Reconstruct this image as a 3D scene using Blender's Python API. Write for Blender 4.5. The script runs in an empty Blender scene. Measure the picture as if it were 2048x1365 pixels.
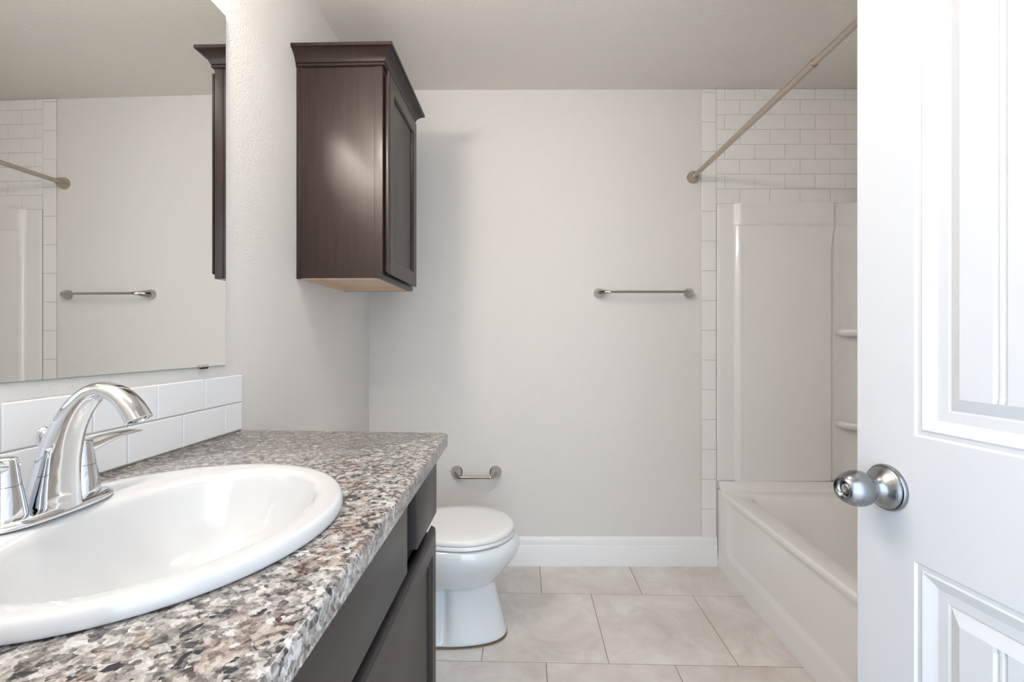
import bpy, bmesh, math, random
from mathutils import Vector, Matrix
random.seed(7)
C = bpy.context.scene.collection
S = bpy.context.scene
PI = math.pi

# ------------------------------------------------------------------ camera, world, exposure
cam_d = bpy.data.cameras.new('camera'); cam = bpy.data.objects.new('camera', cam_d); C.objects.link(cam)
cam.location = (0, 0, 1.149)
cam.rotation_euler = (PI/2, 0, math.radians(1.6))
cam_d.sensor_width = 36; cam_d.lens = 930/2048*36; cam_d.clip_start = 0.01
S.camera = cam
S.view_settings.view_transform = 'Standard'
S.view_settings.look = 'None'
S.view_settings.gamma = 1
S.view_settings.use_curve_mapping = False
S.view_settings.exposure = 0.19

W = bpy.data.worlds.new('world'); S.world = W; W.use_nodes = True
bg = W.node_tree.nodes['Background']
bg.inputs[0].default_value = (0.745, 0.865, 1.0, 1)
bg.inputs[1].default_value = 3.8
BULB_STRENGTH = 200.0
BULB_COLOR = (1.0, 0.885, 0.775)
CEIL_FILL_STRENGTH = 15.0
CEIL_FILL_COLOR = (0.97, 0.98, 0.96)

# sky portal on the hallway side of the open doorway
pl = bpy.data.lights.new('doorway_portal', 'AREA'); pl.shape = 'RECTANGLE'; pl.size = 0.80; pl.size_y = 2.04
pl.cycles.is_portal = True
po = bpy.data.objects.new('doorway_portal', pl); C.objects.link(po)
po.location = (0.275, -0.14, 1.03); po.rotation_euler = (-PI/2, 0, 0)   # faces +Y, into the room
po.rotation_euler = (PI/2, 0, 0)

# ------------------------------------------------------------------ materials
def new_mat(name, col, rough=0.5, metal=0.0, coat=0.0, spec=0.5, bump=None, var=None, coat_rough=0.05):
    m = bpy.data.materials.new(name); m.use_nodes = True
    nt = m.node_tree; b = nt.nodes['Principled BSDF']
    b.inputs['Base Color'].default_value = (*col, 1)
    b.inputs['Roughness'].default_value = rough
    b.inputs['Metallic'].default_value = metal
    b.inputs['Coat Weight'].default_value = coat
    b.inputs['Coat Roughness'].default_value = coat_rough
    b.inputs['Specular IOR Level'].default_value = spec
    tc = nt.nodes.new('ShaderNodeTexCoord')
    if var:
        scale, amt = var
        n = nt.nodes.new('ShaderNodeTexNoise'); n.inputs['Scale'].default_value = scale; n.inputs['Detail'].default_value = 4
        nt.links.new(tc.outputs['Object'], n.inputs['Vector'])
        r = nt.nodes.new('ShaderNodeMapRange'); r.inputs[3].default_value = 1-amt; r.inputs[4].default_value = 1+amt
        nt.links.new(n.outputs[0], r.inputs[0])
        mx = nt.nodes.new('ShaderNodeVectorMath'); mx.operation = 'SCALE'; mx.inputs[0].default_value = col
        nt.links.new(r.outputs[0], mx.inputs['Scale']); nt.links.new(mx.outputs[0], b.inputs['Base Color'])
    if bump:
        scale, dist = bump
        n = nt.nodes.new('ShaderNodeTexNoise'); n.inputs['Scale'].default_value = scale; n.inputs['Detail'].default_value = 3
        nt.links.new(tc.outputs['Object'], n.inputs['Vector'])
        bp = nt.nodes.new('ShaderNodeBump'); bp.inputs['Distance'].default_value = dist; bp.inputs['Strength'].default_value = 1
        nt.links.new(n.outputs[0], bp.inputs['Height']); nt.links.new(bp.outputs[0], b.inputs['Normal'])
    return m

M = {}
M['wall'] = new_mat('wall_paint', (0.77, 0.75, 0.725), 0.75, spec=0.25, bump=(185, 0.0020), var=(1.3, 0.015))
M['ceiling'] = new_mat('ceiling_paint', (0.81, 0.768, 0.715), 0.85, spec=0.2, bump=(150, 0.0018), var=(1.3, 0.015))
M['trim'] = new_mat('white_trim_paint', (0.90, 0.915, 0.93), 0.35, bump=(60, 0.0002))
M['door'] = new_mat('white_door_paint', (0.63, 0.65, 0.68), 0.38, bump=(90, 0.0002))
M['tile'] = new_mat('glazed_white_tile', (0.88, 0.865, 0.85), 0.12, coat=0.3, bump=(9, 0.0006))
M['splash'] = new_mat('glazed_backsplash_tile', (0.84, 0.87, 0.91), 0.12, coat=0.3, bump=(9, 0.0006))
M['grout'] = new_mat('wall_grout', (0.60, 0.56, 0.52), 0.9)
M['acrylic'] = new_mat('white_acrylic', (0.86, 0.845, 0.835), 0.16, coat=0.3)
M['tub'] = new_mat('white_tub_enamel', (0.89, 0.875, 0.865), 0.13, coat=0.3)
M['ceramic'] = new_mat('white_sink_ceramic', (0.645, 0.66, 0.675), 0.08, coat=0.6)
M['porcelain'] = new_mat('toilet_porcelain', (0.80, 0.835, 0.86), 0.07, coat=0.6)
M['seat'] = new_mat('toilet_seat_plastic', (0.86, 0.865, 0.865), 0.2)
M['chrome'] = new_mat('polished_chrome', (0.74, 0.76, 0.79), 0.05, 1.0)
M['chrome_bar'] = new_mat('chrome_bar_finish', (0.50, 0.48, 0.46), 0.14, 1.0)
M['nickel'] = new_mat('brushed_nickel', (0.27, 0.28, 0.295), 0.24, 1.0)
M['rod'] = new_mat('satin_nickel_rod', (0.50, 0.445, 0.385), 0.32, 1.0)
M['mirror'] = new_mat('mirror_silver', (0.90, 0.91, 0.885), 0.0, 1.0)
M['glass_edge'] = new_mat('mirror_glass_edge', (0.25, 0.36, 0.34), 0.15)
M['clip'] = new_mat('clip_plastic', (0.42, 0.38, 0.35), 0.4)
M['dark'] = new_mat('dark_recess', (0.01, 0.01, 0.012), 0.7)
M['maple'] = new_mat('maple_underside', (0.72, 0.56, 0.42), 0.5, var=(14, 0.06))
M['black'] = new_mat('black_rubber', (0.02, 0.02, 0.02), 0.5)
M['water'] = new_mat('toilet_caulk', (0.30, 0.24, 0.17), 0.8)
M['shade'] = new_mat('lamp_metal', (0.6, 0.6, 0.6), 0.3, 1.0)

def wood(name, c1, c2, rough, coat, axis_scale):
    m = new_mat(name, c1, rough, coat=coat, coat_rough=0.2, spec=0.24)
    nt = m.node_tree; b = nt.nodes['Principled BSDF']
    tc = nt.nodes['Texture Coordinate']; mp = nt.nodes.new('ShaderNodeMapping'); mp.inputs['Scale'].default_value = axis_scale
    n = nt.nodes.new('ShaderNodeTexNoise'); n.inputs['Scale'].default_value = 6; n.inputs['Detail'].default_value = 6; n.inputs['Roughness'].default_value = .65
    r = nt.nodes.new('ShaderNodeValToRGB'); r.color_ramp.elements[0].position = .3; r.color_ramp.elements[1].position = .7
    r.color_ramp.elements[0].color = (*c1, 1); r.color_ramp.elements[1].color = (*c2, 1)
    nt.links.new(tc.outputs['Object'], mp.inputs[0]); nt.links.new(mp.outputs[0], n.inputs['Vector'])
    nt.links.new(n.outputs[0], r.inputs[0]); nt.links.new(r.outputs[0], b.inputs['Base Color'])
    return m
M['espresso'] = wood('espresso_wood', (0.022, 0.014, 0.012), (0.036, 0.023, 0.020), 0.33, 0.12, (12, 12, 0.8))
M['vanity'] = wood('espresso_vanity_finish', (0.026, 0.021, 0.020), (0.036, 0.030, 0.028), 0.42, 0.15, (10, 0.8, 10))

def granite():
    m = new_mat('speckled_granite', (.3, .28, .27), 0.16, coat=0.1)
    nt = m.node_tree; b = nt.nodes['Principled BSDF']; tc = nt.nodes['Texture Coordinate']
    L = nt.links.new
    def noise(sc, det, dist=0, rough=.6, off=0):
        mp = nt.nodes.new('ShaderNodeMapping'); mp.inputs['Location'].default_value = (off, off*.7, off*.3)
        L(tc.outputs['Object'], mp.inputs[0])
        n = nt.nodes.new('ShaderNodeTexNoise'); n.inputs['Scale'].default_value = sc; n.inputs['Detail'].default_value = det
        n.inputs['Distortion'].default_value = dist; n.inputs['Roughness'].default_value = rough
        L(mp.outputs[0], n.inputs['Vector']); return n
    def ramp(src, stops, interp='LINEAR'):
        r = nt.nodes.new('ShaderNodeValToRGB'); cr = r.color_ramp; cr.interpolation = interp
        while len(cr.elements) < len(stops): cr.elements.new(.5)
        for e, (p, c) in zip(cr.elements, stops): e.position = p; e.color = (*c, 1)
        L(src, r.inputs[0]); return r
    def mix(f, a, c):
        x = nt.nodes.new('ShaderNodeMix'); x.data_type = 'RGBA'; L(f, x.inputs[0]); L(a, x.inputs[6]); L(c, x.inputs[7]); return x.outputs[2]
    def cells(sc, off, dist=.006):
        w = noise(90, 2, 0, .5, off)
        sb = nt.nodes.new('ShaderNodeVectorMath'); sb.operation = 'SUBTRACT'; sb.inputs[1].default_value = (.5, .5, .5); L(w.outputs['Color'], sb.inputs[0])
        ma = nt.nodes.new('ShaderNodeVectorMath'); ma.operation = 'MULTIPLY_ADD'; ma.inputs[1].default_value = (dist*2,)*3
        L(sb.outputs[0], ma.inputs[0]); L(tc.outputs['Object'], ma.inputs[2])
        v = nt.nodes.new('ShaderNodeTexVoronoi'); v.inputs['Scale'].default_value = sc; L(ma.outputs[0], v.inputs['Vector'])
        sp = nt.nodes.new('ShaderNodeSeparateColor'); L(v.outputs['Color'], sp.inputs[0]); return sp
    def blend(a, b_, k):
        x = nt.nodes.new('ShaderNodeMix'); x.data_type = 'FLOAT'; x.inputs[0].default_value = k; L(a, x.inputs[2]); L(b_, x.inputs[3]); return x.outputs[0]
    n1 = noise(70, 5, .5, .65)
    c1 = cells(125, 1.3); c2 = cells(210, 5.9, .004)
    t = blend(n1.outputs[0], c1.outputs[0], .30); t = blend(t, c2.outputs[1], .16)
    base = ramp(t, [(.32, (.05, .048, .050)), (.40, (.135, .124, .119)), (.48, (.245, .228, .215)), (.56, (.36, .342, .324)), (.68, (.52, .51, .50))])
    n2 = noise(20, 4, .6, .6, 3.1)
    pm = ramp(n2.outputs[0], [(.52, (0, 0, 0)), (.60, (.7, .7, .7))])
    pink = ramp(t, [(.36, (.07, .050, .043)), (.49, (.25, .185, .158)), (.66, (.42, .36, .32))])
    c = mix(pm.outputs[0], base.outputs[0], pink.outputs[0])
    t3 = blend(noise(46, 3, .8, .55, 9.3).outputs[0], c1.outputs[2], .22)
    blk = ramp(t3, [(.335, (1, 1, 1)), (.375, (0, 0, 0))])
    dk = nt.nodes.new('ShaderNodeRGB'); dk.outputs[0].default_value = (.028, .030, .036, 1)
    c = mix(blk.outputs[0], c, dk.outputs[0])
    t4 = blend(noise(52, 3, .6, .5, 17.7).outputs[0], c1.outputs[1], .25)
    wh = ramp(t4, [(.63, (0, 0, 0)), (.67, (.8, .8, .8))])
    wt = nt.nodes.new('ShaderNodeRGB'); wt.outputs[0].default_value = (.60, .61, .61, 1)
    c = mix(wh.outputs[0], c, wt.outputs[0])
    L(c, b.inputs['Base Color'])
    return m
M['granite'] = granite()

def floor_tile():
    m = new_mat('beige_porcelain_floor_tile', (.55, .5, .45), 0.32, coat=0.1)
    nt = m.node_tree; b = nt.nodes['Principled BSDF']; tc = nt.nodes['Texture Coordinate']; L = nt.links.new
    g = nt.nodes.new('ShaderNodeNewGeometry')
    ad = nt.nodes.new('ShaderNodeVectorMath'); ad.operation = 'MULTIPLY_ADD'
    sc = nt.nodes.new('ShaderNodeCombineXYZ')
    for i in range(3): L(g.outputs['Random Per Island'], sc.inputs[i])
    ad.inputs[1].default_value = (31, 17, 11); L(sc.outputs[0], ad.inputs[0]); L(tc.outputs['Object'], ad.inputs[2])
    n = nt.nodes.new('ShaderNodeTexNoise'); n.inputs['Scale'].default_value = 5; n.inputs['Detail'].default_value = 8; n.inputs['Roughness'].default_value = .68; n.inputs['Distortion'].default_value = .6
    L(ad.outputs[0], n.inputs['Vector'])
    r = nt.nodes.new('ShaderNodeValToRGB'); cr = r.color_ramp
    cr.elements[0].position = .32; cr.elements[0].color = (.62, .56, .515, 1)
    cr.elements[1].position = .66; cr.elements[1].color = (.82, .785, .75, 1)
    L(n.outputs[0], r.inputs[0]); L(r.outputs[0], b.inputs['Base Color'])
    return m
M['floor'] = floor_tile()
M['floor_grout'] = new_mat('floor_grout', (0.36, 0.285, 0.235), 0.9)

def emit(name, col, s):
    m = bpy.data.materials.new(name); m.use_nodes = True; nt = m.node_tree
    b = nt.nodes['Principled BSDF']; b.inputs['Base Color'].default_value = (1, 1, 1, 1)
    b.inputs['Emission Color'].default_value = (*col, 1); b.inputs['Emission Strength'].default_value = s
    return m
M['bulb'] = emit('lit_bulb', BULB_COLOR, BULB_STRENGTH)
M['dome'] = emit('ceiling_fill_glass', CEIL_FILL_COLOR, CEIL_FILL_STRENGTH)  # glow of the added ceiling fill light

# ------------------------------------------------------------------ helpers
def link(name, bm, mats, parent=None, smooth=False, bevel=None, subsurf=0, angle=35, norm=True):
    if norm: bmesh.ops.recalc_face_normals(bm, faces=bm.faces)
    me = bpy.data.meshes.new(name); bm.to_mesh(me); bm.free()
    if not isinstance(mats, (list, tuple)): mats = [mats]
    for m in mats: me.materials.append(M[m])
    o = bpy.data.objects.new(name, me); C.objects.link(o)
    if smooth:
        me.polygons.foreach_set('use_smooth', [True]*len(me.polygons))
    if bevel:
        b = o.modifiers.new('bevel', 'BEVEL'); b.width = bevel[0]; b.segments = bevel[1]; b.limit_method = 'ANGLE'; b.angle_limit = math.radians(30)
        me.polygons.foreach_set('use_smooth', [True]*len(me.polygons))
        w = o.modifiers.new('wn', 'WEIGHTED_NORMAL'); w.keep_sharp = False
    if subsurf:
        s = o.modifiers.new('sub', 'SUBSURF'); s.levels = subsurf; s.render_levels = subsurf
    if smooth and not bevel and not subsurf:
        try: me.set_sharp_from_angle(angle=math.radians(angle))
        except Exception: pass
    if parent: 
        o.parent = parent
        o.matrix_parent_inverse = parent.matrix_basis.inverted() if parent.type == 'EMPTY' else Matrix()
    return o
def thing(name, label, cat, loc=(0, 0, 0), group=None):
    o = bpy.data.objects.new(name, None); o.empty_display_size = .05; C.objects.link(o); o.location = loc
    o['label'] = label; o['category'] = cat
    if group: o['group'] = group
    return o
def tag(o, label, cat, group=None):
    o['label'] = label; o['category'] = cat
    if group: o['group'] = group
    return o
def struct(o): o['kind'] = 'structure'; return o
def box(bm, x0, x1, y0, y1, z0, z1, mi=0, f=None):
    v = [Vector((x, y, z)) for x in (x0, x1) for y in (y0, y1) for z in (z0, z1)]
    if f: v = [f(p) for p in v]
    v = [bm.verts.new(p) for p in v]
    for q in ((0, 1, 3, 2), (4, 6, 7, 5), (0, 4, 5, 1), (2, 3, 7, 6), (0, 2, 6, 4), (1, 5, 7, 3)):
        fc = bm.faces.new([v[i] for i in q]); fc.material_index = mi
def loft(bm, loops, cap0=False, cap1=False, closed=True, mi=0):
    vs = [[bm.verts.new(p) for p in lp] for lp in loops]
    n = len(loops[0])
    for a, b in zip(vs[:-1], vs[1:]):
        for i in range(n if closed else n-1):
            f = bm.faces.new((a[i], a[(i+1) % n], b[(i+1) % n], b[i])); f.material_index = mi
    if cap0: bm.faces.new(vs[0]).material_index = mi
    if cap1: bm.faces.new(vs[-1][::-1]).material_index = mi
    return vs
def frame_of(axis):
    a = Vector(axis).normalized(); t = Vector((0, 0, 1)) if abs(a.z) < .9 else Vector((1, 0, 0))
    u = a.cross(t).normalized(); v = a.cross(u).normalized(); return a, u, v
def lathe(bm, origin, axis, prof, n=40, cap0=True, cap1=True):
    a, u, v = frame_of(axis); o = Vector(origin)
    loft(bm, [[o + a*h + (u*math.cos(2*PI*i/n) + v*math.sin(2*PI*i/n))*max(r, 1e-5) for i in range(n)] for r, h in prof], cap0, cap1)
def tube(bm, pts, rad, n=20, cap=True, ref=None, flat=None):
    """sweep: rad scalar or list of (r_side, r_other)"""
    pts = [Vector(p) for p in pts]; loops = []
    for i, p in enumerate(pts):
        t = (pts[min(i+1, len(pts)-1)] - pts[max(i-1, 0)]).normalized()
        rf = Vector(ref) if ref else (Vector((0, 0, 1)) if abs(t.z) < .9 else Vector((1, 0, 0)))
        s = t.cross(rf).normalized() if not ref else (rf - t*rf.dot(t)).normalized(); w = t.cross(s).normalized()
        r = rad[i] if isinstance(rad, list) else (rad, rad)
        if not isinstance(r, tuple): r = (r, r)
        loops.append([p + s*r[0]*math.cos(2*PI*k/n) + w*r[1]*math.sin(2*PI*k/n) for k in range(n)])
    loft(bm, loops, cap, cap)
def catmull(pts, n=6):
    P = [Vector(p) for p in pts]; P = [2*P[0]-P[1]] + P + [2*P[-1]-P[-2]]; out = []
    for i in range(1, len(P)-2):
        for k in range(n):
            t = k/n
            out.append(.5*((2*P[i]) + (-P[i-1]+P[i+1])*t + (2*P[i-1]-5*P[i]+4*P[i+1]-P[i+2])*t*t + (-P[i-1]+3*P[i]-3*P[i+1]+P[i+2])*t**3))
    out.append(P[-2]); return out
def lerp(a, b, t): return a+(b-a)*t
def sstep(a, b, x):
    t = max(0, min(1, (x-a)/(b-a))); return t*t*(3-2*t)

# back wall is 1.4 degrees out of square with the left wall
PHI = math.radians(1.4)
def bw(s, d=0.0, z=0.0):
    """s metres along the back wall from its left corner, d metres out from it into the room"""
    return Vector((-0.8 + s*math.cos(PHI) + d*math.sin(PHI), 2.3657 + s*math.sin(PHI) - d*math.cos(PHI), z))
def bwx(x): return (x + 0.8)/math.cos(PHI)      # world X on the wall -> s
def bwy(x): return 2.3657 + (x+.8)*math.tan(PHI)
fb = lambda p: bw(p.x, p.y, p.z)

def tiles(bm, rects, mapf, gap=.0012, th=.006, ch=.0015):
    """rects (u0,u1,v0,v1); mapf(u,v,h)"""
    for u0, u1, v0, v1 in rects:
        a, b, c, d = u0+gap, u1-gap, v0+gap, v1-gap
        if b-a < .004 or d-c < .004: continue
        R = [(0, 0), (0, th-ch), (ch*.35, th-ch*.3), (ch, th)]
        loops = [[mapf(a+i, c+i, h), mapf(b-i, c+i, h), mapf(b-i, d-i, h), mapf(a+i, d-i, h)] for i, h in R]
        loft(bm, loops, False, True, mi=0)

def panel(bm, mapf, W0, W1, H0, H1, th, rings, edge=.002, grooves=None, holes=None, sides=True, under=0.0):
    """slab in (u,v) with face at h=0 and back at h=-th. holes: list of (u0,u1,v0,v1) panels with nested rings (offset,height)."""
    holes = holes or []
    def ring(a, b, c, d, h): return [mapf(a, c, h), mapf(b, c, h), mapf(b, d, h), mapf(a, d, h)]
    e = edge
    uc = [ring(W0+under, W1-under, H0+under, H1-under, -th), ring(W0+under, W1-under, H0+under, H1-under, -max(th*.5, e+.004)), ring(W0, W1, H0, H1, -e-.003)] if under else [ring(W0, W1, H0, H1, -th)]
    loft(bm, uc + [ring(W0, W1, H0, H1, -e), ring(W0+e*.3, W1-e*.3, H0+e*.3, H1-e*.3, -e*.3), ring(W0+e, W1-e, H0+e, H1-e, 0)], True, False)
    us = [W0+e, W1-e]; 
    # face: bands between holes stacked in v (all holes share u0,u1)
    if holes:
        u0, u1 = holes[0][0], holes[0][1]
        vb = H0+e
        def quad(a, b, c, d):
            bm.faces.new([bm.verts.new(p) for p in ring(a, b, c, d, 0)])
        cuts = sorted([H0+e, H1-e] + [q[2] for q in holes] + [q[3] for q in holes])
        for c_, d_ in zip(cuts[:-1], cuts[1:]):
            quad(W0+e, u0, c_, d_); quad(u1, W1-e, c_, d_)
        for (a, b, c, d) in sorted(holes, key=lambda q: q[2]):
            quad(u0, u1, vb, c); vb = d
            loops = [ring(a+o, b-o, c+o, d-o, h) for o, h in rings]
            vs = loft(bm, loops)
            o, h = rings[-1]; A, B, Cc, D = a+o, b-o, c+o, d-o
            if grooves:
                gs, gd = grooves; cols = [(A, 0)]
                for g in gs:
                    if A+.01 < g < B-.01: cols += [(g-.008, 0), (g-.004, -gd), (g-.0015, -gd*.3), (g+.0015, -gd*.3), (g+.004, -gd), (g+.008, 0)]
                cols.append((B, 0))
                loft(bm, [[mapf(u, v, h + (dz if 0 < k < 3 else 0)) for u, dz in cols] for k, v in enumerate((Cc, Cc+.008, D-.008, D))], closed=False)
            else:
                bm.faces.new([bm.verts.new(p) for p in ring(A, B, Cc, D, h)])
        quad(u0, u1, vb, H1-e)
    else:
        bm.faces.new([bm.verts.new(p) for p in ring(W0+e, W1-e, H0+e, H1-e, 0)])
    bmesh.ops.remove_doubles(bm, verts=bm.verts, dist=1e-5)

# ------------------------------------------------------------------ room shell
XL, XR, ZC = -0.8, 1.735, 2.438
bm = bmesh.new(); box(bm, XL-.1, XL, -.12, 2.46, -.05, ZC+.05); struct(link('wall_left', bm, 'wall'))
bm = bmesh.new(); box(bm, -.1, 2.75, -.1, 0, -.05, ZC+.05, f=fb); struct(link('wall_back', bm, 'wall'))
bm = bmesh.new(); box(bm, XR, XR+.1, .75, 2.6, -.05, ZC+.05); struct(link('wall_right', bm, 'wall'))
# plumbing wall behind the opened door
bm = bmesh.new(); box(bm, .80, XR, -.12, .875, -.05, ZC+.05); struct(link('wall_right_front', bm, 'wall'))
# wall with the doorway the photograph is taken from
DX0, DX1, DZ = -.125, .675, 2.05
bm = bmesh.new()
box(bm, XL, DX0, -.12, 0, -.05, ZC+.05); box(bm, DX1, .80, -.12, 0, -.05, ZC+.05); box(bm, DX0, DX1, -.12, 0, DZ, ZC+.05)
struct(link('wall_front', bm, 'wall'))
bm = bmesh.new(); box(bm, XL-.1, XR+.1, -.12, 2.6, ZC, ZC+.1); struct(link('ceiling', bm, 'ceiling'))
# door casing / jamb
bm = bmesh.new()
box(bm, DX0, DX0+.016, -.12, 0.0, 0, DZ-.016); box(bm, DX1-.016, DX1, -.12, 0.0, 0, DZ-.016); box(bm, DX0, DX1, -.12, 0.0, DZ-.016, DZ)
box(bm, DX0-.055, DX0+.006, 0.0, .014, 0, DZ+.055); box(bm, DX1-.006, DX1+.055, 0.0, .014, 0, DZ+.055); box(bm, DX0+.006, DX1-.006, 0.0, .014, DZ-.006, DZ+.055)
struct(link('trim_1', bm, 'trim'))

# floor tiles
bm = bmesh.new()
box(bm, XL-.1, XR+.1, -1.6, 2.6, -.06, -.0012, mi=1)
PT = .4560; rows = [2.120 - PT*k for k in range(-1, 9)]
rects = []
for k, y1 in enumerate(rows):
    y0 = y1 - PT
    x0 = (.0752 if k % 2 == 0 else .2994) - 3*PT
    # rows[0] is the strip against the back wall
    for j in range(9):
        a, b = x0+j*PT, x0+(j+1)*PT
        a2, b2 = max(a, XL-.02), min(b, XR+.02)
        if b2-a2 > .01: rects.append((a2, b2, max(y0, -1.6), y1))
tiles(bm, rects, lambda u, v, h: Vector((u, v, h-.0075)), gap=.0017, th=.0075, ch=.001)
struct(link('floor', bm, ['floor', 'floor_grout'], smooth=False))

# baseboards
def baseboard(name, f, s0, s1):
    bm = bmesh.new()
    prof = [(0, 0), (.014, 0), (.014, .100), (.0125, .104), (.010, .106), (.0105, .112), (.011, .128), (.009, .138), (.005, .145), (.001, .147), (0, .147)]
    loft(bm, [[f(s, d, z) for d, z in prof] for s in (s0, s1)], True, True)
    struct(link(name, bm, 'trim', smooth=True, angle=40))
baseboard('baseboard_back', lambda s, d, z: bw(s, d, z), 0.0, bwx(.979))
baseboard('baseboard_left', lambda s, d, z: Vector((XL+d, s, z)), 1.25, 2.35)
baseboard('baseboard_right', lambda s, d, z: Vector((.80-d, s, z)), .02, .874)

# wall tile: vertical strip of upright tiles left of the tub, running-bond field above the surround
bm = bmesh.new()
s0, s1 = bwx(.9012), bwx(.9775)
box(bm, s0+.001, s1, 0, .0045, .137, ZC-.001, mi=1, f=fb)
tiles(bm, [(s0, s1, .1375+.1523*k, min(.1375+.1523*(k+1), ZC)) for k in range(16)], lambda u, v, h: bw(u, h+.0005, v))
struct(link('trim_2', bm, ['tile', 'grout']))
bm = bmesh.new()
SZ = 1.8505
box(bm, s1+.0003, bwx(XR)-.001, 0, .0045, SZ-.02, ZC-.001, mi=1, f=fb)
rects = []
for k in range(8):
    z0, z1 = SZ+.0759*k, min(SZ+.0759*(k+1), ZC)
    x0 = 1.097 if k % 2 == 0 else 1.0203
    xs = [.978] + [x0 + .1535*j for j in range(6) if x0+.1535*j < XR-.012] + [XR-.007]
    for a, b in zip(xs[:-1], xs[1:]): rects.append((bwx(a), bwx(b), z0, z1))
tiles(bm, rects, lambda u, v, h: bw(u, h+.0005, v))
# return of the same tiling on the right wall and the plumbing wall of the tub
rects = []
for k in range(8):
    z0, z1 = SZ+.0759*k, min(SZ+.0759*(k+1), ZC)
    y = .88+(.077 if k % 2 else 0); ys = [.88] + ([y] if k % 2 else [])
    while y+.1535 < 2.41: y += .1535; ys.append(y)
    ys.append(2.418)
    for a, b in zip(ys[:-1], ys[1:]): rects.append((a, b, z0, z1))
box(bm, XR-.0045, XR-.0003, .878, 2.42, SZ-.02, ZC-.001, mi=1)
tiles(bm, rects, lambda u, v, h: Vector((XR-h-.0005, u, v)))
struct(link('trim_3', bm, ['tile', 'grout']))

# ------------------------------------------------------------------ countertop with oval cut-out
SC = (-.487, .606); SB, SA = .227, .253       # sink centre, half sizes
bm = bmesh.new()
CZ0, CZ1 = .868, .900
outer = [(-.7995, .016), (-.186, .016), (-.208, 1.245), (-.213, 1.2565), (-.222, 1.2600), (-.7995, 1.286)]
def inset(pts, d):
    n = len(pts); cx = sum(p[0] for p in pts)/n; cy = sum(p[1] for p in pts)/n; out = []
    for i in range(n):
        p0, p1, p2 = Vector(pts[i-1]), Vector(pts[i]), Vector(pts[(i+1) % n])
        e1 = (p1-p0).normalized(); e2 = (p2-p1).normalized()
        n1 = Vector((-e1.y, e1.x)); n2 = Vector((-e2.y, e2.x)); m = (n1+n2); m = m/max(m.dot(n1), .2)
        out.append((p1.x+m.x*d, p1.y+m.y*d))
    return out
NE = 72
ell = lambda k, z: [Vector((SC[0]+SB*k*math.cos(2*PI*i/NE), SC[1]+SA*k*math.sin(2*PI*i/NE), z)) for i in range(NE)]
lp = [(0, CZ0), (0, CZ1-.006), (.0006, CZ1-.0035), (.0022, CZ1-.0012), (.005, CZ1)]
vs = loft(bm, [[Vector((x, y, z)) for x, y in inset(outer, d)] for d, z in lp])
hv = loft(bm, [ell(.93, CZ0), ell(.93, CZ1)])
for ov, iv in ((vs[-1], hv[-1]), (vs[0], hv[0])):
    es = []
    for L_ in (ov, iv):
        for i in range(len(L_)):
            e = bm.edges.get((L_[i], L_[(i+1) % len(L_)])); es.append(e)
    bmesh.ops.triangle_fill(bm, use_beauty=True, edges=es)
tag(link('countertop', bm, 'granite', smooth=True, angle=50), 'speckled grey and pink granite countertop on the dark vanity', 'countertop')

# backsplash tiles
bm = bmesh.new()
BY1 = 1.283
box(bm, XL+.0003, XL+.0045, .016, BY1, .9005, 1.0545, mi=1)
rects = []
def xrun(seams):
    ys = sorted([y for y in seams if .017 < y < BY1-.001] + [.017, BY1]); return zip(ys[:-1], ys[1:])
top = [BY1-.151-.1500*j for j in range(10)]
bot = [BY1-.0765-.1500*j for j in range(10)]
for a, b in xrun(top): rects.append((a, b, .9785, 1.0555))
for a, b in xrun(bot): rects.append((a, b, .9015, .9785))
tiles(bm, rects, lambda u, v, h: Vector((XL+.0005+h, u, v)), th=.007, ch=.002)
tag(link('tile_backsplash', bm, ['splash', 'grout']), 'two rows of glossy white subway tile behind the faucet, above the countertop', 'backsplash')

# ------------------------------------------------------------------ mirror
mr = thing('wall_mirror', 'large frameless rectangular mirror on the left wall above the backsplash', 'mirror', (XL, .63, 1.084))
bm = bmesh.new(); MY0, MY1, MZ0, MZ1 = .06, 1.2140, 1.0845, 2.0125
box(bm, XL+.0012, XL+.0056, MY0, MY1, MZ0, MZ1); link('glass_edge', bm, 'glass_edge', mr)
bm = bmesh.new(); box(bm, XL+.0057, XL+.0063, MY0+.0012, MY1-.0015, MZ0+.0012, MZ1-.0012)
link('mirror_glass', bm, 'mirror', mr)
for y in (1.125, .62, .16):
    bm = bmesh.new(); box(bm, XL+.0005, XL+.011, y-.013, y+.013, MZ0-.0035, MZ0-.0004); box(bm, XL+.0066, XL+.011, y-.013, y+.013, MZ0-.0035, MZ0+.0055)
    link('mirror_clip', bm, 'clip', mr)

# ------------------------------------------------------------------ vanity light above the mirror (out of frame, lights the room)
vl = thing('vanity_light', 'three bulb vanity light bar on the left wall above the mirror', 'light fixture', (XL, .72, 2.12))
bm = bmesh.new(); box(bm, XL+.0005, XL+.028,   .28, .94, 2.07, 2.17); link('back_plate', bm, 'shade', vl, bevel=(.004, 2))
for y in (.36, .61, .86):
    bm = bmesh.new(); tube(bm, catmull([(XL+.028, y, 2.12), (XL+.07, y, 2.125), (XL+.105, y, 2.15)], 5), .007); lathe(bm, (XL+.105, y, 2.148), (0, 0, 1), [(.018, 0), (.022, .012), (.018, .03), (.004, .034)]); link('lamp_arm', bm, 'shade', vl, smooth=True)
    bm = bmesh.new(); bmesh.ops.create_uvsphere(bm, u_segments=24, v_segments=14, radius=.034, matrix=Matrix.Translation((XL+.105, y, 2.112))); link('bulb', bm, 'bulb', vl, smooth=True)

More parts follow.
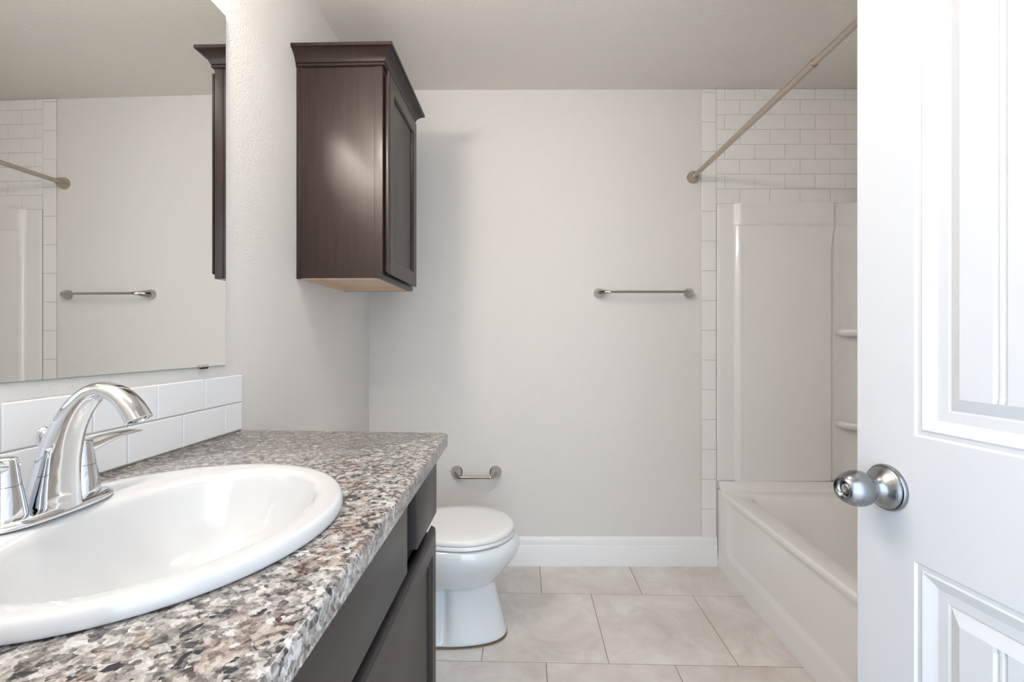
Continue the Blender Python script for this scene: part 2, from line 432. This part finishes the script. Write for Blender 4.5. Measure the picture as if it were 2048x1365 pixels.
# added ceiling fill light, out of frame, to brighten the floor and far wall
cl = thing('added_ceiling_fill', 'added round ceiling fill light with a frosted glass dome, out of frame', 'light fixture', (.10, .95, ZC))
bm = bmesh.new(); lathe(bm, (.10, .95, ZC-.0003), (0, 0, -1), [(.16, 0), (.165, .006), (.165, .022), (.155, .028), (.150, .028)], 48); link('base_ring', bm, 'shade', cl, smooth=True)
bm = bmesh.new(); lathe(bm, (.10, .95, ZC-.028), (0, 0, -1), [(.149, 0), (.145, .018), (.125, .040), (.09, .055), (.04, .064), (.005, .066)], 48); link('glass_dome', bm, 'dome', cl, smooth=True)

# ------------------------------------------------------------------ vanity
VF = -.236
va = thing('bathroom_vanity', 'dark espresso vanity cabinet under the granite countertop', 'cabinet', (-.5, .63, 0))
bm = bmesh.new()
y0, y1 = .022, 1.238
box(bm, XL+.002, VF-.028, y0, y0+.018, .0, CZ0-.0005); box(bm, XL+.002, VF-.028, y1-.018, y1, .0, CZ0-.0005)   # sides
box(bm, XL+.002, VF-.048, y0+.018, y1-.018, .10, .116); box(bm, XL+.002, XL+.010, y0+.018, y1-.018, .116, CZ0-.002)
box(bm, VF-.048, VF-.028, y0+.018, y1-.018, .835, CZ0-.0005)    # face frame rails and stiles
box(bm, VF-.048, VF-.028, y0+.018, y1-.018, .655, .70); box(bm, VF-.048, VF-.028, y0+.018, y1-.018, .10, .135)
box(bm, VF-.048, VF-.028, .925, 1.02, .70, .835); box(bm, VF-.048, VF-.028, .64, .68, .135, .655)
box(bm, VF-.048, VF-.028, y0+.018, .06, .135, .835); box(bm, VF-.048, VF-.028, 1.19, y1-.018, .135, .835)
link('cabinet_body', bm, 'vanity', va)
bm = bmesh.new(); box(bm, XL+.05, VF-.075, y0+.018, y1-.018, .0, .0995); link('toe_kick', bm, 'dark', va)
mv = lambda u, v, h: Vector((VF+h, u, v))
def vfront(name, a, b, c, d, recessed):
    bm = bmesh.new()
    if recessed:
        rg = [(0, 0), (.003, -.002), (.006, -.003), (.0085, -.0095), (.012, -.0105)]
        panel(bm, mv, a, b, c, d, .027, rg, edge=.012, holes=[(a+.052, b-.052, c+.055, d-.055)], under=.012)
    else:
        panel(bm, mv, a, b, c, d, .027, [], edge=.0025)
    return link(name, bm, 'vanity', va, smooth=True, angle=25)
vfront('drawer_front', 1.016, 1.2365, .690, .846, False)
vfront('false_drawer_front', .075, .9285, .682, .846, False)
vfront('cabinet_door', .668, 1.2365, .125, .655, True)
vfront('cabinet_door', .075, .662, .125, .655, True)

# ------------------------------------------------------------------ sink
sk = thing('drop_in_sink', 'white oval drop-in sink set in the granite countertop', 'sink', (SC[0], SC[1], .9))
bm = bmesh.new()
NS = 64
def sink_loop(k_out, mixv, z, scale=1.0):
    pts = []
    IC = (-.452, .606); IB, IA = .150, .205
    for i in range(NS):
        t = 2*PI*i/NS; c, s = math.cos(t), math.sin(t)
        O = Vector((SC[0]+SB*k_out*c, SC[1]+SA*k_out*s)); I = Vector((IC[0]+IB*scale*c, IC[1]+IA*scale*s))
        p = O.lerp(I, mixv); pts.append(Vector((p.x, p.y, z)))
    return pts
L_ = [sink_loop(.985, 0, .9012), sink_loop(1.0, 0, .9015), sink_loop(1.002, 0, .908), sink_loop(.995, 0, .9155), sink_loop(.98, 0, .9200), sink_loop(.965, 0, .9212),
      sink_loop(.965, .35, .9208), sink_loop(.965, .70, .9200), sink_loop(.965, .90, .9180), sink_loop(1, 1, .9135), sink_loop(1, 1, .902, .975), sink_loop(1, 1, .880, .93), sink_loop(1, 1, .845, .84),
      sink_loop(1, 1, .812, .70), sink_loop(1, 1, .793, .50), sink_loop(1, 1, .784, .28), sink_loop(1, 1, .780, .13)]
loft(bm, L_, False, False)
# outside of the bowl
L2 = [sink_loop(.90, 0, .9012), sink_loop(1, 1, .895, 1.04), sink_loop(1, 1, .84, .90), sink_loop(1, 1, .80, .70), sink_loop(1, 1, .78, .45), sink_loop(1, 1, .772, .13)]
loft(bm, [L_[0]] + L2)
loft(bm, [L2[-1], L_[-1]])
bmesh.ops.remove_doubles(bm, verts=bm.verts, dist=1e-5)
link('basin', bm, 'ceramic', sk, smooth=True, subsurf=1)
bm = bmesh.new(); lathe(bm, (-.452, .606, .774), (0, 0, 1), [(.012, 0), (.026, .004), (.0275, .0085), (.022, .010), (.018, .0075), (.017, .009), (.004, .0125)], 32)
link('drain', bm, 'chrome', sk, smooth=True)

# ------------------------------------------------------------------ faucet
fa = thing('bathroom_faucet', 'chrome two-handle faucet with arched spout on the back of the sink', 'faucet', (-.632, .606, .921))
FX, FY, FZ = -.633, .606, .9213
bm = bmesh.new()
def plate_loop(hx, hy, z, n=56):
    pts = []
    for i in range(n):
        t = 2*PI*i/n; c, s = math.cos(t), math.sin(t)
        # stadium-like superellipse, slightly pinched ends
        x = hx*math.copysign(abs(c)**.85, c); y = hy*math.copysign(abs(s)**.80, s)
        x *= 1-.12*(abs(y)/hy)**2*0
        pts.append(Vector((FX+x, FY+y, z)))
    return pts
loft(bm, [plate_loop(.030, .082, FZ), plate_loop(.031, .083, FZ+.002), plate_loop(.0295, .0815, FZ+.0055), plate_loop(.0265, .078, FZ+.0085), plate_loop(.0235, .074, FZ+.0095), plate_loop(.012, .06, FZ+.0105)], True, True)
link('base_plate', bm, 'chrome', fa, smooth=True, angle=60)
bm = bmesh.new()
path = catmull([(-.633, FY, .929), (-.6325, FY, .945), (-.628, FY, .975), (-.6205, FY, 1.008), (-.609, FY, 1.038), (-.594, FY, 1.063), (-.5755, FY, 1.0795), (-.556, FY, 1.0830), (-.538, FY, 1.0750), (-.5245, FY, 1.0610), (-.514, FY, 1.0440)], 5)
keyw = [(.0330, .0240), (.0320, .0230), (.0270, .0205), (.0225, .0190), (.0180, .0178), (.0150, .0165), (.0125, .0158), (.0105, .0160), (.0110, .0168), (.0120, .0178), (.0125, .0182)]
rad = []
for i in range(len(path)):
    q = i/5; j = min(int(q), len(keyw)-2); t = q-j
    rad.append(tuple(lerp(keyw[j][m], keyw[j+1][m], t) for m in (0, 1)))
# r[0] in the plane of the arch, r[1] across it
loops = []
for i, p in enumerate(path):
    t = (path[min(i+1, len(path)-1)] - path[max(i-1, 0)]).normalized()
    w = Vector((0, 1, 0)); s = w.cross(t).normalized()      # s: outer side of the arch is -s or +s
    if i == 0: s = Vector((1, 0, 0))
    lp = []
    for k in range(36):
        a = 2*PI*k/36; c, sn = math.cos(a), math.sin(a)
        c2 = math.copysign(abs(c)**.9, c); s2 = math.copysign(abs(sn)**.9, sn)
        taper = 1 - .18*(c if s.x > 0 else -c)*0
        lp.append(p + s*rad[i][0]*c2 + w*rad[i][1]*s2*taper)
    loops.append(lp)
end = loops[-1]; ce = sum(end, Vector())/36
tv = (path[-1]-path[-2]).normalized()
loops.append([ce + (q-ce)*.86 + tv*.0002 for q in end]); loops.append([ce + (q-ce)*.80 - tv*.006 for q in end])
loft(bm, loops, True, True)
sp = link('spout', bm, 'chrome', fa, smooth=True, angle=50)
bm = bmesh.new(); lathe(bm, ce - tv*.005, tv, [(.008, 0), (.0085, .0035), (.006, .004)], 24); link('aerator', bm, 'nickel', sp, smooth=True)
def handle(sy):
    y = FY + sy*.0505; hx = -.6445
    bm = bmesh.new()
    lathe(bm, (hx, y, FZ+.008), (0, 0, 1), [(.0235, 0), (.0232, .004), (.0215, .016), (.0193, .032), (.0178, .0405)], 36)
    h = link('handle', bm, 'chrome', fa, smooth=True, angle=60)
    bm = bmesh.new(); lathe(bm, (hx, y, FZ+.0485), (0, 0, 1), [(.0172, 0), (.0172, .0012)], 36); link('collar', bm, 'nickel', h, smooth=True)
    # upper cap flowing into a blade lever pointing outwards
    bm = bmesh.new()
    z0 = FZ+.0495
    lathe(bm, (hx, y, z0), (0, 0, 1), [(.0177, 0), (.0170, .006), (.0156, .018), (.0146, .0295), (.0134, .0330), (.010, .0348), (.003, .0352)], 36)
    dv = Vector((.16, sy*1.0, 0)).normalized()
    o = Vector((hx, y, z0))
    pts = catmull([o+Vector((0, 0, .0230))-dv*.009, o+Vector((0, 0, .0240))+dv*.010, o+Vector((0, 0, .0285))+dv*.028, o+Vector((0, 0, .0325))+dv*.050, o+Vector((0, 0, .0335))+dv*.072, o+Vector((0, 0, .0315))+dv*.092], 5)
    kk = [(.0105, .0135), (.0105, .0135), (.0085, .0130), (.0060, .0120), (.0040, .0090), (.0012, .0022)]
    side = dv.cross(Vector((0, 0, 1))).normalized(); loops = []
    for i, p in enumerate(pts):
        q = i/5; j = min(int(q), 4); t = q-j; r0 = lerp(kk[j][0], kk[j+1][0], t); r1 = lerp(kk[j][1], kk[j+1][1], t)
        loops.append([p + Vector((0, 0, 1))*r0*math.cos(2*PI*k/24) + side*r1*math.sin(2*PI*k/24) for k in range(24)])
    loft(bm, loops, True, True)
    link('lever', bm, 'chrome', h, smooth=True, angle=60)
handle(-1); handle(1)
bm = bmesh.new(); tube(bm, [(-.668, FY+.021, FZ+.004), (-.668, FY+.021, FZ+.092)], .0025, 12)
lathe(bm, (-.668, FY+.021, FZ+.074), (0, 0, 1), [(.003, 0), (.0060, .010), (.0085, .024), (.0080, .031), (.002, .035)], 20)
link('lift_rod', bm, 'chrome', fa, smooth=True, angle=60)

# ------------------------------------------------------------------ wall cabinet over the toilet
wc = thing('wall_cabinet', 'dark espresso wall cabinet with crown moulding hung above the toilet', 'cabinet', (XL, 1.82, 1.368))
CY0, CY1, CXF, CB, CT = 1.608, 2.040, -.4955, 1.368, 2.1215
bm = bmesh.new()
x0 = XL+.0008
box(bm, x0, CXF-.019, CY0, CY0+.013, CB, CT); box(bm, x0, CXF-.019, CY1-.013, CY1, CB, CT)
box(bm, x0, CXF-.019, CY0+.013, CY1-.013, CT-.013, CT); box(bm, x0, x0+.006, CY0+.013, CY1-.013, CB+.02, CT-.013)
# face frame
box(bm, CXF-.019, CXF, CY0, CY0+.04, CB, CT); box(bm, CXF-.019, CXF, CY1-.04, CY1, CB, CT)
box(bm, CXF-.019, CXF, CY0+.04, CY1-.04, CB, CB+.04); box(bm, CXF-.019, CXF, CY0+.04, CY1-.04, CT-.04, CT)
# applied stile and scribe strip on the visible side
box(bm, CXF-.030, CXF, CY0-.0022, CY0, CB, CT); box(bm, x0, x0+.014, CY0-.0035, CY0, CB-.002, CT)
link('cabinet_body', bm, 'espresso', wc, bevel=(.0008, 1))
bm = bmesh.new()
box(bm, x0, CXF-.0195, CY0+.0005, CY1-.0005, CB+.019, CB+.024)
box(bm, x0, CXF-.0195, CY1-.0145, CY1-.0132, CB+.0005, CB+.019); box(bm, x0, CXF-.0195, CY0+.0132, CY0+.0145, CB+.0005, CB+.019)
box(bm, x0, x0+.012, CY0+.0145, CY1-.0145, CB+.0005, CB+.019); box(bm, x0+.016, CXF-.0195, CY0+.0003, CY0+.0128, CB-.0008, CB-.0001)
link('underside_panel', bm, 'maple', wc)
bm = bmesh.new()
prof = [(-.0, 2.108), (.006, 2.108), (.0085, 2.1105), (.0085, 2.1155), (.0065, 2.118), (.010, 2.1195), (.012, 2.123), (.0135, 2.128), (.0185, 2.1365), (.026, 2.1445), (.034, 2.1505), (.0405, 2.1545), (.0445, 2.1560), (.0445, 2.1665), (.043, 2.1675), (.0, 2.1675)]
def crown_loop(d, z):
    return [Vector((XL+.0005, CY0-d, z)), Vector((CXF+d, CY0-d, z)), Vector((CXF+d, CY1+d, z)), Vector((XL+.0005, CY1+d, z))]
loft(bm, [crown_loop(d, z) for d, z in prof], False, True, closed=False)
loft(bm, [crown_loop(.0, 2.1081), crown_loop(.0, 2.1674)], closed=False)
v = [bm.verts.new(p) for p in crown_loop(0.0, 2.1676)]
link('crown_moulding', bm, 'espresso', wc, smooth=True, angle=30)
bm = bmesh.new()
mc = lambda u, v, h: Vector((CXF+.021+h, u, v))
panel(bm, mc, CY0+.012, CY1-.014, CB+.018, CT-.022, .0195, [(0, 0), (.003, -.002), (.006, -.003), (.0085, -.009), (.012, -.010)], edge=.0055, holes=[(CY0+.012+.055, CY1-.014-.055, CB+.018+.055, CT-.022-.055)], under=.010)
link('cabinet_door', bm, 'espresso', wc, smooth=True, angle=25)

# ------------------------------------------------------------------ toilet
TY = 1.835
to = thing('toilet', 'white round-front toilet with closed lid beside the dark vanity', 'toilet', (-.4, TY, 0))
def egg(xb, xf, hw, z, n=112, dent=0.0, pw=1.0, xm=.42):
    pts = []; xc = lerp(xf, xb, xm)
    for i in range(n):
        t = 2*PI*i/n; c, s = math.cos(t), math.sin(t)
        x = xc + (xf-xc)*c if c >= 0 else xc + (xc-xb)*c
        y = hw*math.copysign(abs(s)**pw, s)
        if dent: y *= 1 - dent*math.exp(-((x+.308)/.016)**2)
        pts.append(Vector((x, TY+y, z)))
    return pts
bm = bmesh.new()
L_ = [egg(-.66, -.072, .115, 0.001, dent=.0, pw=.72), egg(-.66, -.071, .116, .012, pw=.72, dent=.05), egg(-.66, -.078, .112, .03, pw=.74, dent=.25), egg(-.64, -.092, .105, .09, pw=.78, dent=.36), egg(-.62, -.107, .100, .15, pw=.8, dent=.36),
      egg(-.61, -.118, .100, .195, pw=.85, dent=.36), egg(-.61, -.121, .101, .212, pw=.9, dent=.25), egg(-.60, -.112, .118, .219, pw=.95, dent=.05), egg(-.62, -.088, .146, .250, xm=.40), egg(-.65, -.055, .168, .288, xm=.38), egg(-.69, -.028, .184, .325, xm=.345), egg(-.70, -.018, .190, .352, xm=.34), egg(-.70, -.022, .189, .375, xm=.34), egg(-.70, -.033, .184, .390, xm=.34), egg(-.695, -.045, .178, .3942, xm=.34),
      egg(-.47, -.11, .125, .3944), egg(-.465, -.12, .11, .37), egg(-.45, -.16, .085, .30), egg(-.42, -.22, .05, .25)]
loft(bm, L_, True, True)
link('bowl', bm, 'porcelain', to, smooth=True, subsurf=1)
bm = bmesh.new()
loft(bm, [egg(-.50, -.050, .183, .396), egg(-.505, -.042, .187, .399), egg(-.505, -.042, .187, .408), egg(-.50, -.047, .184, .411), egg(-.46, -.12, .12, .411), egg(-.46, -.12, .12, .396)], False, False)
bmesh.ops.remove_doubles(bm, verts=bm.verts, dist=1e-6)
link('seat', bm, 'seat', to, smooth=True, angle=50)
bm = bmesh.new()
loft(bm, [egg(-.50, -.049, .181, .4135), egg(-.505, -.043, .186, .4155), egg(-.505, -.042, .187, .424), egg(-.50, -.048, .183, .431), egg(-.495, -.060, .174, .4355), egg(-.47, -.12, .13, .438), egg(-.42, -.20, .07, .439)], True, True)
box(bm, -.545, -.50, TY-.09, TY-.06, .395, .425); box(bm, -.545, -.50, TY+.06, TY+.09, .395, .425)
link('lid', bm, 'seat', to, smooth=True, angle=50)
bm = bmesh.new()
box(bm, -.785, -.60, TY-.20, TY+.20, .395, .70); link('tank', bm, 'porcelain', to, bevel=(.02, 4))
bm = bmesh.new(); box(bm, -.79, -.59, TY-.21, TY+.21, .7005, .728); link('tank_lid', bm, 'porcelain', to, bevel=(.009, 3))
bm = bmesh.new(); lathe(bm, (-.60, TY-.14, .64), (1, 0, 0), [(.012, 0), (.012, .012), (.006, .014)], 20); tube(bm, [(-.59, TY-.14, .64), (-.583, TY-.09, .632)], .005, 12)
link('flush_lever', bm, 'chrome', to, smooth=True)
bm = bmesh.new(); loft(bm, [egg(-.655, -.0700, .1165, 0.0002, pw=.72), egg(-.655, -.0710, .1155, .0018, pw=.72)], True, True); link('base_caulk', bm, 'water', to)

# ------------------------------------------------------------------ towel bar and toilet paper holder
def bar_fixture(name, label, cat, sl, sr, z, rf, rb, out, sweep, dz):
    t = thing(name, label, cat, tuple(bw((sl+sr)/2, 0, z)))
    for s, sg in ((sl, 1), (sr, -1)):
        bm = bmesh.new()
        pts = catmull([bw(s, .0006, z), bw(s, .004, z), bw(s+sg*.002, out*.3, z+dz*.1), bw(s+sg*sweep*.25, out*.62, z+dz*.5), bw(s+sg*sweep*.62, out*.92, z+dz*.9), bw(s+sg*sweep, out, z+dz)], 5)
        kr = [(rf, rf), (rf*.97, rf), (rf*.80, rf*.88), (rf*.54, rf*.60), (rb*1.12, rb*1.35), (rb*1.05, rb*1.1)]
        tn = Vector((0, 0, 1)); loops = []
        for i, p in enumerate(pts):
            q = i/5; j = min(int(q), 4); f = q-j; r0 = lerp(kr[j][0], kr[j+1][0], f); r1 = lerp(kr[j][1], kr[j+1][1], f)
            d = (pts[min(i+1, len(pts)-1)]-pts[max(i-1, 0)]).normalized(); side = d.cross(tn).normalized()
            if i == 0: side = Vector((math.cos(PHI), math.sin(PHI), 0))*(1 if side.x > 0 else -1)
            loops.append([p + side*r0*math.cos(2*PI*k/28) + tn*r1*math.sin(2*PI*k/28) for k in range(28)])
        loft(bm, loops, True, True); link('mount', bm, 'chrome_bar', t, smooth=True, angle=60)
    bm = bmesh.new(); tube(bm, [bw(sl+sweep*.9, out, z+dz), bw(sr-sweep*.9, out, z+dz)], rb, 20); link('bar', bm, 'chrome_bar', t, smooth=True, angle=60)
bar_fixture('towel_bar', 'horizontal chrome towel bar on the back wall left of the tub tile', 'towel bar', bwx(.377), bwx(.839), 1.394, .026, .0066, .066, .050, 0.0)
bar_fixture('toilet_paper_holder', 'short empty chrome toilet paper holder on the back wall above the toilet', 'toilet paper holder', bwx(-.350), bwx(-.150), .478, .031, .0075, .062, .030, -.012)

# ------------------------------------------------------------------ shower rod
sr_ = thing('shower_curtain_rod', 'satin nickel telescoping shower curtain rod high above the tub', 'curtain rod', (.8575, 2.40, 1.985))
RX = .8585
yb = bwy(RX)
bm = bmesh.new(); lathe(bm, (RX, yb-.0005, 1.9865), (0, -1, 0), [(.031, 0), (.0315, .004), (.030, .012), (.025, .024), (.019, .034), (.0165, .040), (.0165, .043), (.0135, .043)], 36); link('flange', bm, 'rod', sr_, smooth=True, angle=45)
bm = bmesh.new(); lathe(bm, (RX, .8755, 1.970), (0, 1, 0), [(.031, 0), (.0315, .004), (.030, .012), (.025, .024), (.019, .034), (.0165, .040), (.0165, .043), (.0125, .043)], 36); link('flange', bm, 'rod', sr_, smooth=True, angle=45)
bm = bmesh.new(); tube(bm, [(RX, yb-.035, 1.9861), (RX, 1.412, 1.9755)], .0118, 28); tube(bm, [(RX, 1.414, 1.9755), (RX, 1.404, 1.9755)], .0130, 28); link('outer_tube', bm, 'rod', sr_, smooth=True, angle=45)
bm = bmesh.new(); tube(bm, [(RX, 1.41, 1.9755), (RX, .90, 1.970)], .0100, 28); link('inner_tube', bm, 'rod', sr_, smooth=True, angle=45)

# ------------------------------------------------------------------ bathtub
TX0, TX1, TB0, TZ = .984, XR-.002, .879, .393
tb = thing('bathtub', 'white alcove bathtub with a recessed apron along the right wall', 'bathtub', (1.35, 1.64, 0))
def rrect(x0, x1, y0, y1, r, z, n=8):
    pts = []
    for cx, cy, a0 in ((x1-r, y1-r, 0), (x0+r, y1-r, PI/2), (x0+r, y0+r, PI), (x1-r, y0+r, 3*PI/2)):
        for k in range(n+1):
            a = a0 + PI/2*k/n; pts.append(Vector((cx+r*math.cos(a), cy+r*math.sin(a), z)))
    return pts
bm = bmesh.new()
ybk = 2.398
ins = [rrect(1.070, 1.655, .975, 2.292, .075, TZ), rrect(1.074, 1.651, .980, 2.287, .072, TZ-.003), rrect(1.080, 1.645, .988, 2.278, .07, TZ-.012), rrect(1.092, 1.634, 1.01, 2.262, .07, TZ-.06),
       rrect(1.115, 1.612, 1.06, 2.225, .08, TZ-.20), rrect(1.135, 1.592, 1.12, 2.195, .10, TZ-.28), rrect(1.17, 1.56, 1.18, 2.15, .12, TZ-.315), rrect(1.25, 1.48, 1.3, 2.0, .1, TZ-.322)]
vi = loft(bm, ins, False, True)
# deck between outer rectangle and opening
out = [Vector((TX0+.012, TB0, TZ)), Vector((TX1-.045, TB0, TZ)), Vector((TX1-.045, ybk-.042, TZ)), Vector((TX0+.012, ybk-.042, TZ))]
ov = [bm.verts.new(p) for p in out]
es = [bm.edges.new((ov[i], ov[(i+1) % 4])) for i in range(4)]
es += [bm.edges.get((vi[0][i], vi[0][(i+1) % len(vi[0])])) for i in range(len(vi[0]))]
bmesh.ops.triangle_fill(bm, use_beauty=True, edges=es)
# coved upstand against back and right walls
cove = [(.042, 0), (.030, .0015), (.018, .007), (.010, .018), (.007, .032), (.006, .043), (0, .043)]
loft(bm, [[Vector((TX0+.001 if d < .0419 else TX0+.012, ybk-d, TZ+h)), Vector((TX1-d*1.07, ybk-d, TZ+h)), Vector((TX1-d*1.07, TB0, TZ+h))] for d, h in cove], closed=False)
link('basin', bm, 'tub', tb, smooth=True, angle=50)
bm = bmesh.new()
NU, NV = 150, 44
rows_ = []
def apron(y, z):
    iny = sstep(TB0+.07, TB0+.10, y)*(1-sstep(2.255+.06*sstep(.10, .13, z)*0, 2.300, y))
    inz = sstep(.085, .125, z)*(1-sstep(.350, .372, z))
    # rounded corner of the recess
    rec = .0085*iny*inz
    flare = .010*(1-sstep(.0, .10, z))
    return TX0 + rec - flare*.55
zs = [0.0005 + (TZ-.012)*k/NV for k in range(NV+1)]
ys = [TB0 + (ybk+.006-TB0)*k/NU for k in range(NU+1)]
lo = [[Vector((apron(y, z), y, z)) for y in ys] for z in zs]
for a in (20, 45, 70, 90):
    a = math.radians(a); lo.append([Vector((TX0+.012-.012*math.cos(a), y, TZ-.012+.012*math.sin(a))) for y in ys])
lo.append([Vector((TX0+.05, y, TZ-.02)) for y in ys]); lo.append([Vector((TX0+.04, y, .0005)) for y in ys])
loft(bm, lo, closed=False)
link('apron', bm, 'tub', tb, smooth=True, angle=60)
bm = bmesh.new(); lathe(bm, (1.36, 1.18, TZ-.3235), (0, 0, 1), [(.03, 0), (.031, .003), (.022, .004), (.018, .002), (.002, .004)], 28); link('drain', bm, 'chrome', tb, smooth=True)

# ------------------------------------------------------------------ tub surround
su = thing('tub_surround', 'glossy white acrylic surround with moulded corner shelves above the bathtub', 'tub surround', (1.35, 2.4, .437))
SB0 = TZ+.0435
def end_h(x, z):
    """relief of the end panel: flat flange, rounded step, then the field, with a prouder band on top"""
    top = sstep(1.735, 1.743, z)
    a = 1.066 - .006*top; base = .008
    step = sstep(a, a+.040, x)
    bulge = .006*math.exp(-((x-(a+.020))/.014)**2)*(1-.5*top)
    h = base + .0125*step + bulge + .008*top*step
    return h
def right_edge(z):
    if z > 1.739: return 1.5655
    t = 1.739-z
    return 1.5720 - .014*sstep(0, .11, t)
bm = bmesh.new()
zz = [SB0, SB0+.01] + [SB0+.01 + (1.68-SB0-.01)*k/20 for k in range(1, 21)] + [1.69+.005*k for k in range(0, 24)] + [1.82, 1.8495]
zz = sorted(set(round(z, 5) for z in zz))
us = [.9795 + .0765*k/4 for k in range(4)] + [1.058 + .002*k for k in range(30)] + [1.13, 1.2, 1.3, 1.4, 1.5]
lo = []
for z in zz:
    re = right_edge(z); pts = [bw(bwx(.9790), .0065, z), bw(bwx(.9790), .0075, z)] + [bw(bwx(x), end_h(x, z), z) for x in us]
    pts += [bw(bwx(re-.012), end_h(1.5, z), z), bw(bwx(re-.005), end_h(1.5, z)-.0005, z), bw(bwx(re-.001), end_h(1.5, z)-.004, z), bw(bwx(re), end_h(1.5, z)-.011, z)]
    lo.append(pts)
lo.append([bw(bwx(-.8+(p.x+.8)), .0065, 1.8500) for p in lo[-1]])
loft(bm, lo, closed=False)
link('end_panel', bm, 'acrylic', su, smooth=True, angle=50)
# corner unit: concave quarter column with two moulded shelves
bm = bmesh.new()
XR2 = XR-.008
def corner_pts(z):
    yb_ = lambda x: bwy(x)-.0085
    top = .006*sstep(1.735, 1.743, z)
    pts = [Vector((1.560, yb_(1.560)-top, z)), Vector((1.585, yb_(1.585)-top, z)), Vector((1.610, yb_(1.61)-top, z))]
    R = XR2-1.610; cx, cy = 1.610, yb_(1.61)-R
    for k in range(1, 13):
        a = PI/2*(1-k/12); pts.append(Vector((cx+R*math.cos(a), cy+R*math.sin(a)-top*math.sin(a), z)))
    pts += [Vector((XR2, cy-.04, z)), Vector((XR2, cy-.10, z))]
    return pts
loft(bm, [corner_pts(z) for z in zz] , closed=False)
link('corner_panel', bm, 'acrylic', su, smooth=True, angle=50)
for zc in (1.192, .724):
    bm = bmesh.new()
    yb_ = bwy(1.588)-.006
    path = catmull([(1.592, yb_+.004, zc+.003), (1.597, yb_-.012, zc+.002), (1.615, yb_-.034, zc), (1.642, yb_-.058, zc), (1.670, yb_-.082, zc), (1.692, yb_-.112, zc), (XR2+.002, yb_-.150, zc)], 4)
    sec = [(-.010, -.004), (-.004, .012), (.004, .019), (.013, .017), (.018, .008), (.017, -.004), (.010, -.014), (0, -.019)]
    lo = []
    for i, p in enumerate(path):
        d = (path[min(i+1, len(path)-1)]-path[max(i-1, 0)]).normalized(); o_ = Vector((d.y, -d.x, 0)).normalized()
        if o_.x > 0: o_ = -o_
        k = .75+.25*sstep(0, 6, i)
        lo.append([p + o_*a*k + Vector((0, 0, b*k)) for a, b in sec])
    loft(bm, lo, True, True)
    # shelf top surface and underside back to the corner
    inner = [Vector((p.x, p.y, zc+.012)) for p in path]; cor = Vector((XR-.012, bwy(XR)-.012, zc+.010))
    vt = [bm.verts.new(p) for p in inner]; c = bm.verts.new(cor); c2 = bm.verts.new(cor-Vector((0, 0, .025)))
    vb = [bm.verts.new(p-Vector((0, 0, .025))) for p in inner]
    for i in range(len(vt)-1): bm.faces.new((vt[i], vt[i+1], c)); bm.faces.new((vb[i+1], vb[i], c2))
    link('corner_shelf', bm, 'acrylic', su, smooth=True, angle=60)
# long back panel on the right wall and the panel on the plumbing wall
bm = bmesh.new(); box(bm, XR-.014, XR-.001, .886, 2.30, SB0, 1.8495); link('side_panel', bm, 'acrylic', su, bevel=(.004, 2))
bm = bmesh.new(); box(bm, .985, XR-.016, .8765, .8865, SB0, 1.8495); link('front_panel', bm, 'acrylic', su, bevel=(.003, 2))

# ------------------------------------------------------------------ open door
E0 = Vector((.5523, .7907)); DD = Vector((-.13362, .99103)); NN = Vector((-.99103, -.13362))
def md(u, v, h):
    p = E0 - DD*u + NN*h; return Vector((p.x, p.y, v))
bm = bmesh.new()
rg = [(0, 0), (.003, -.0028), (.0085, -.0030), (.0110, -.0010), (.014, -.0022), (.0205, -.0060), (.027, -.0085), (.040, -.0090), (.043, -.0105), (.046, -.0090), (.060, -.0025)]
gv = [.2065 + .0872*k for k in range(5)]
panel(bm, md, 0, .762, .008, 2.032, .035, rg, edge=.0025, grooves=(gv, .0035), holes=[(.0993, .6627, .245, .8292), (.0993, .6627, 1.0108, 1.915)])
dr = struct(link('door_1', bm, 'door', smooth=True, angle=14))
KC = md(.0568, .923, 0)
N3 = Vector((NN.x, NN.y, 0))
bm = bmesh.new(); lathe(bm, KC + N3*.0003, N3, [(.0350, 0), (.0352, .003), (.0335, .0058), (.0322, .0062), (.0315, .0066), (.030, .0085), (.025, .0125), (.0195, .0165), (.0150, .0210), (.0128, .0262), (.0122, .031), (.0128, .034)], 56)
ro = link('rosette', bm, 'nickel', dr, smooth=True, angle=40)
bm = bmesh.new(); lathe(bm, KC, N3, [(.0120, .0325), (.0165, .0338), (.0215, .0368), (.0252, .0420), (.0270, .0490), (.0268, .0560), (.0248, .0640), (.0215, .0710), (.0180, .0755), (.0160, .0768), (.0140, .0765), (.0118, .0745), (.0092, .0720), (.0088, .0685)], 56)
kn = link('door_knob', bm, 'nickel', dr, smooth=True, angle=40)
bm = bmesh.new(); lathe(bm, KC, N3, [(.0082, .067), (.0082, .0715), (.0070, .0725), (.0048, .0725), (.0042, .0705), (.0010, .0705)], 32); link('lock_button', bm, 'shade', kn, smooth=True, angle=40)
bm = bmesh.new()
for z in (.25, 1.03, 1.80):
    p = md(.7625, z, .002); lathe(bm, p, (0, 0, 1), [(.006, -.045), (.006, .045)], 16)
link('hinge', bm, 'nickel', dr)
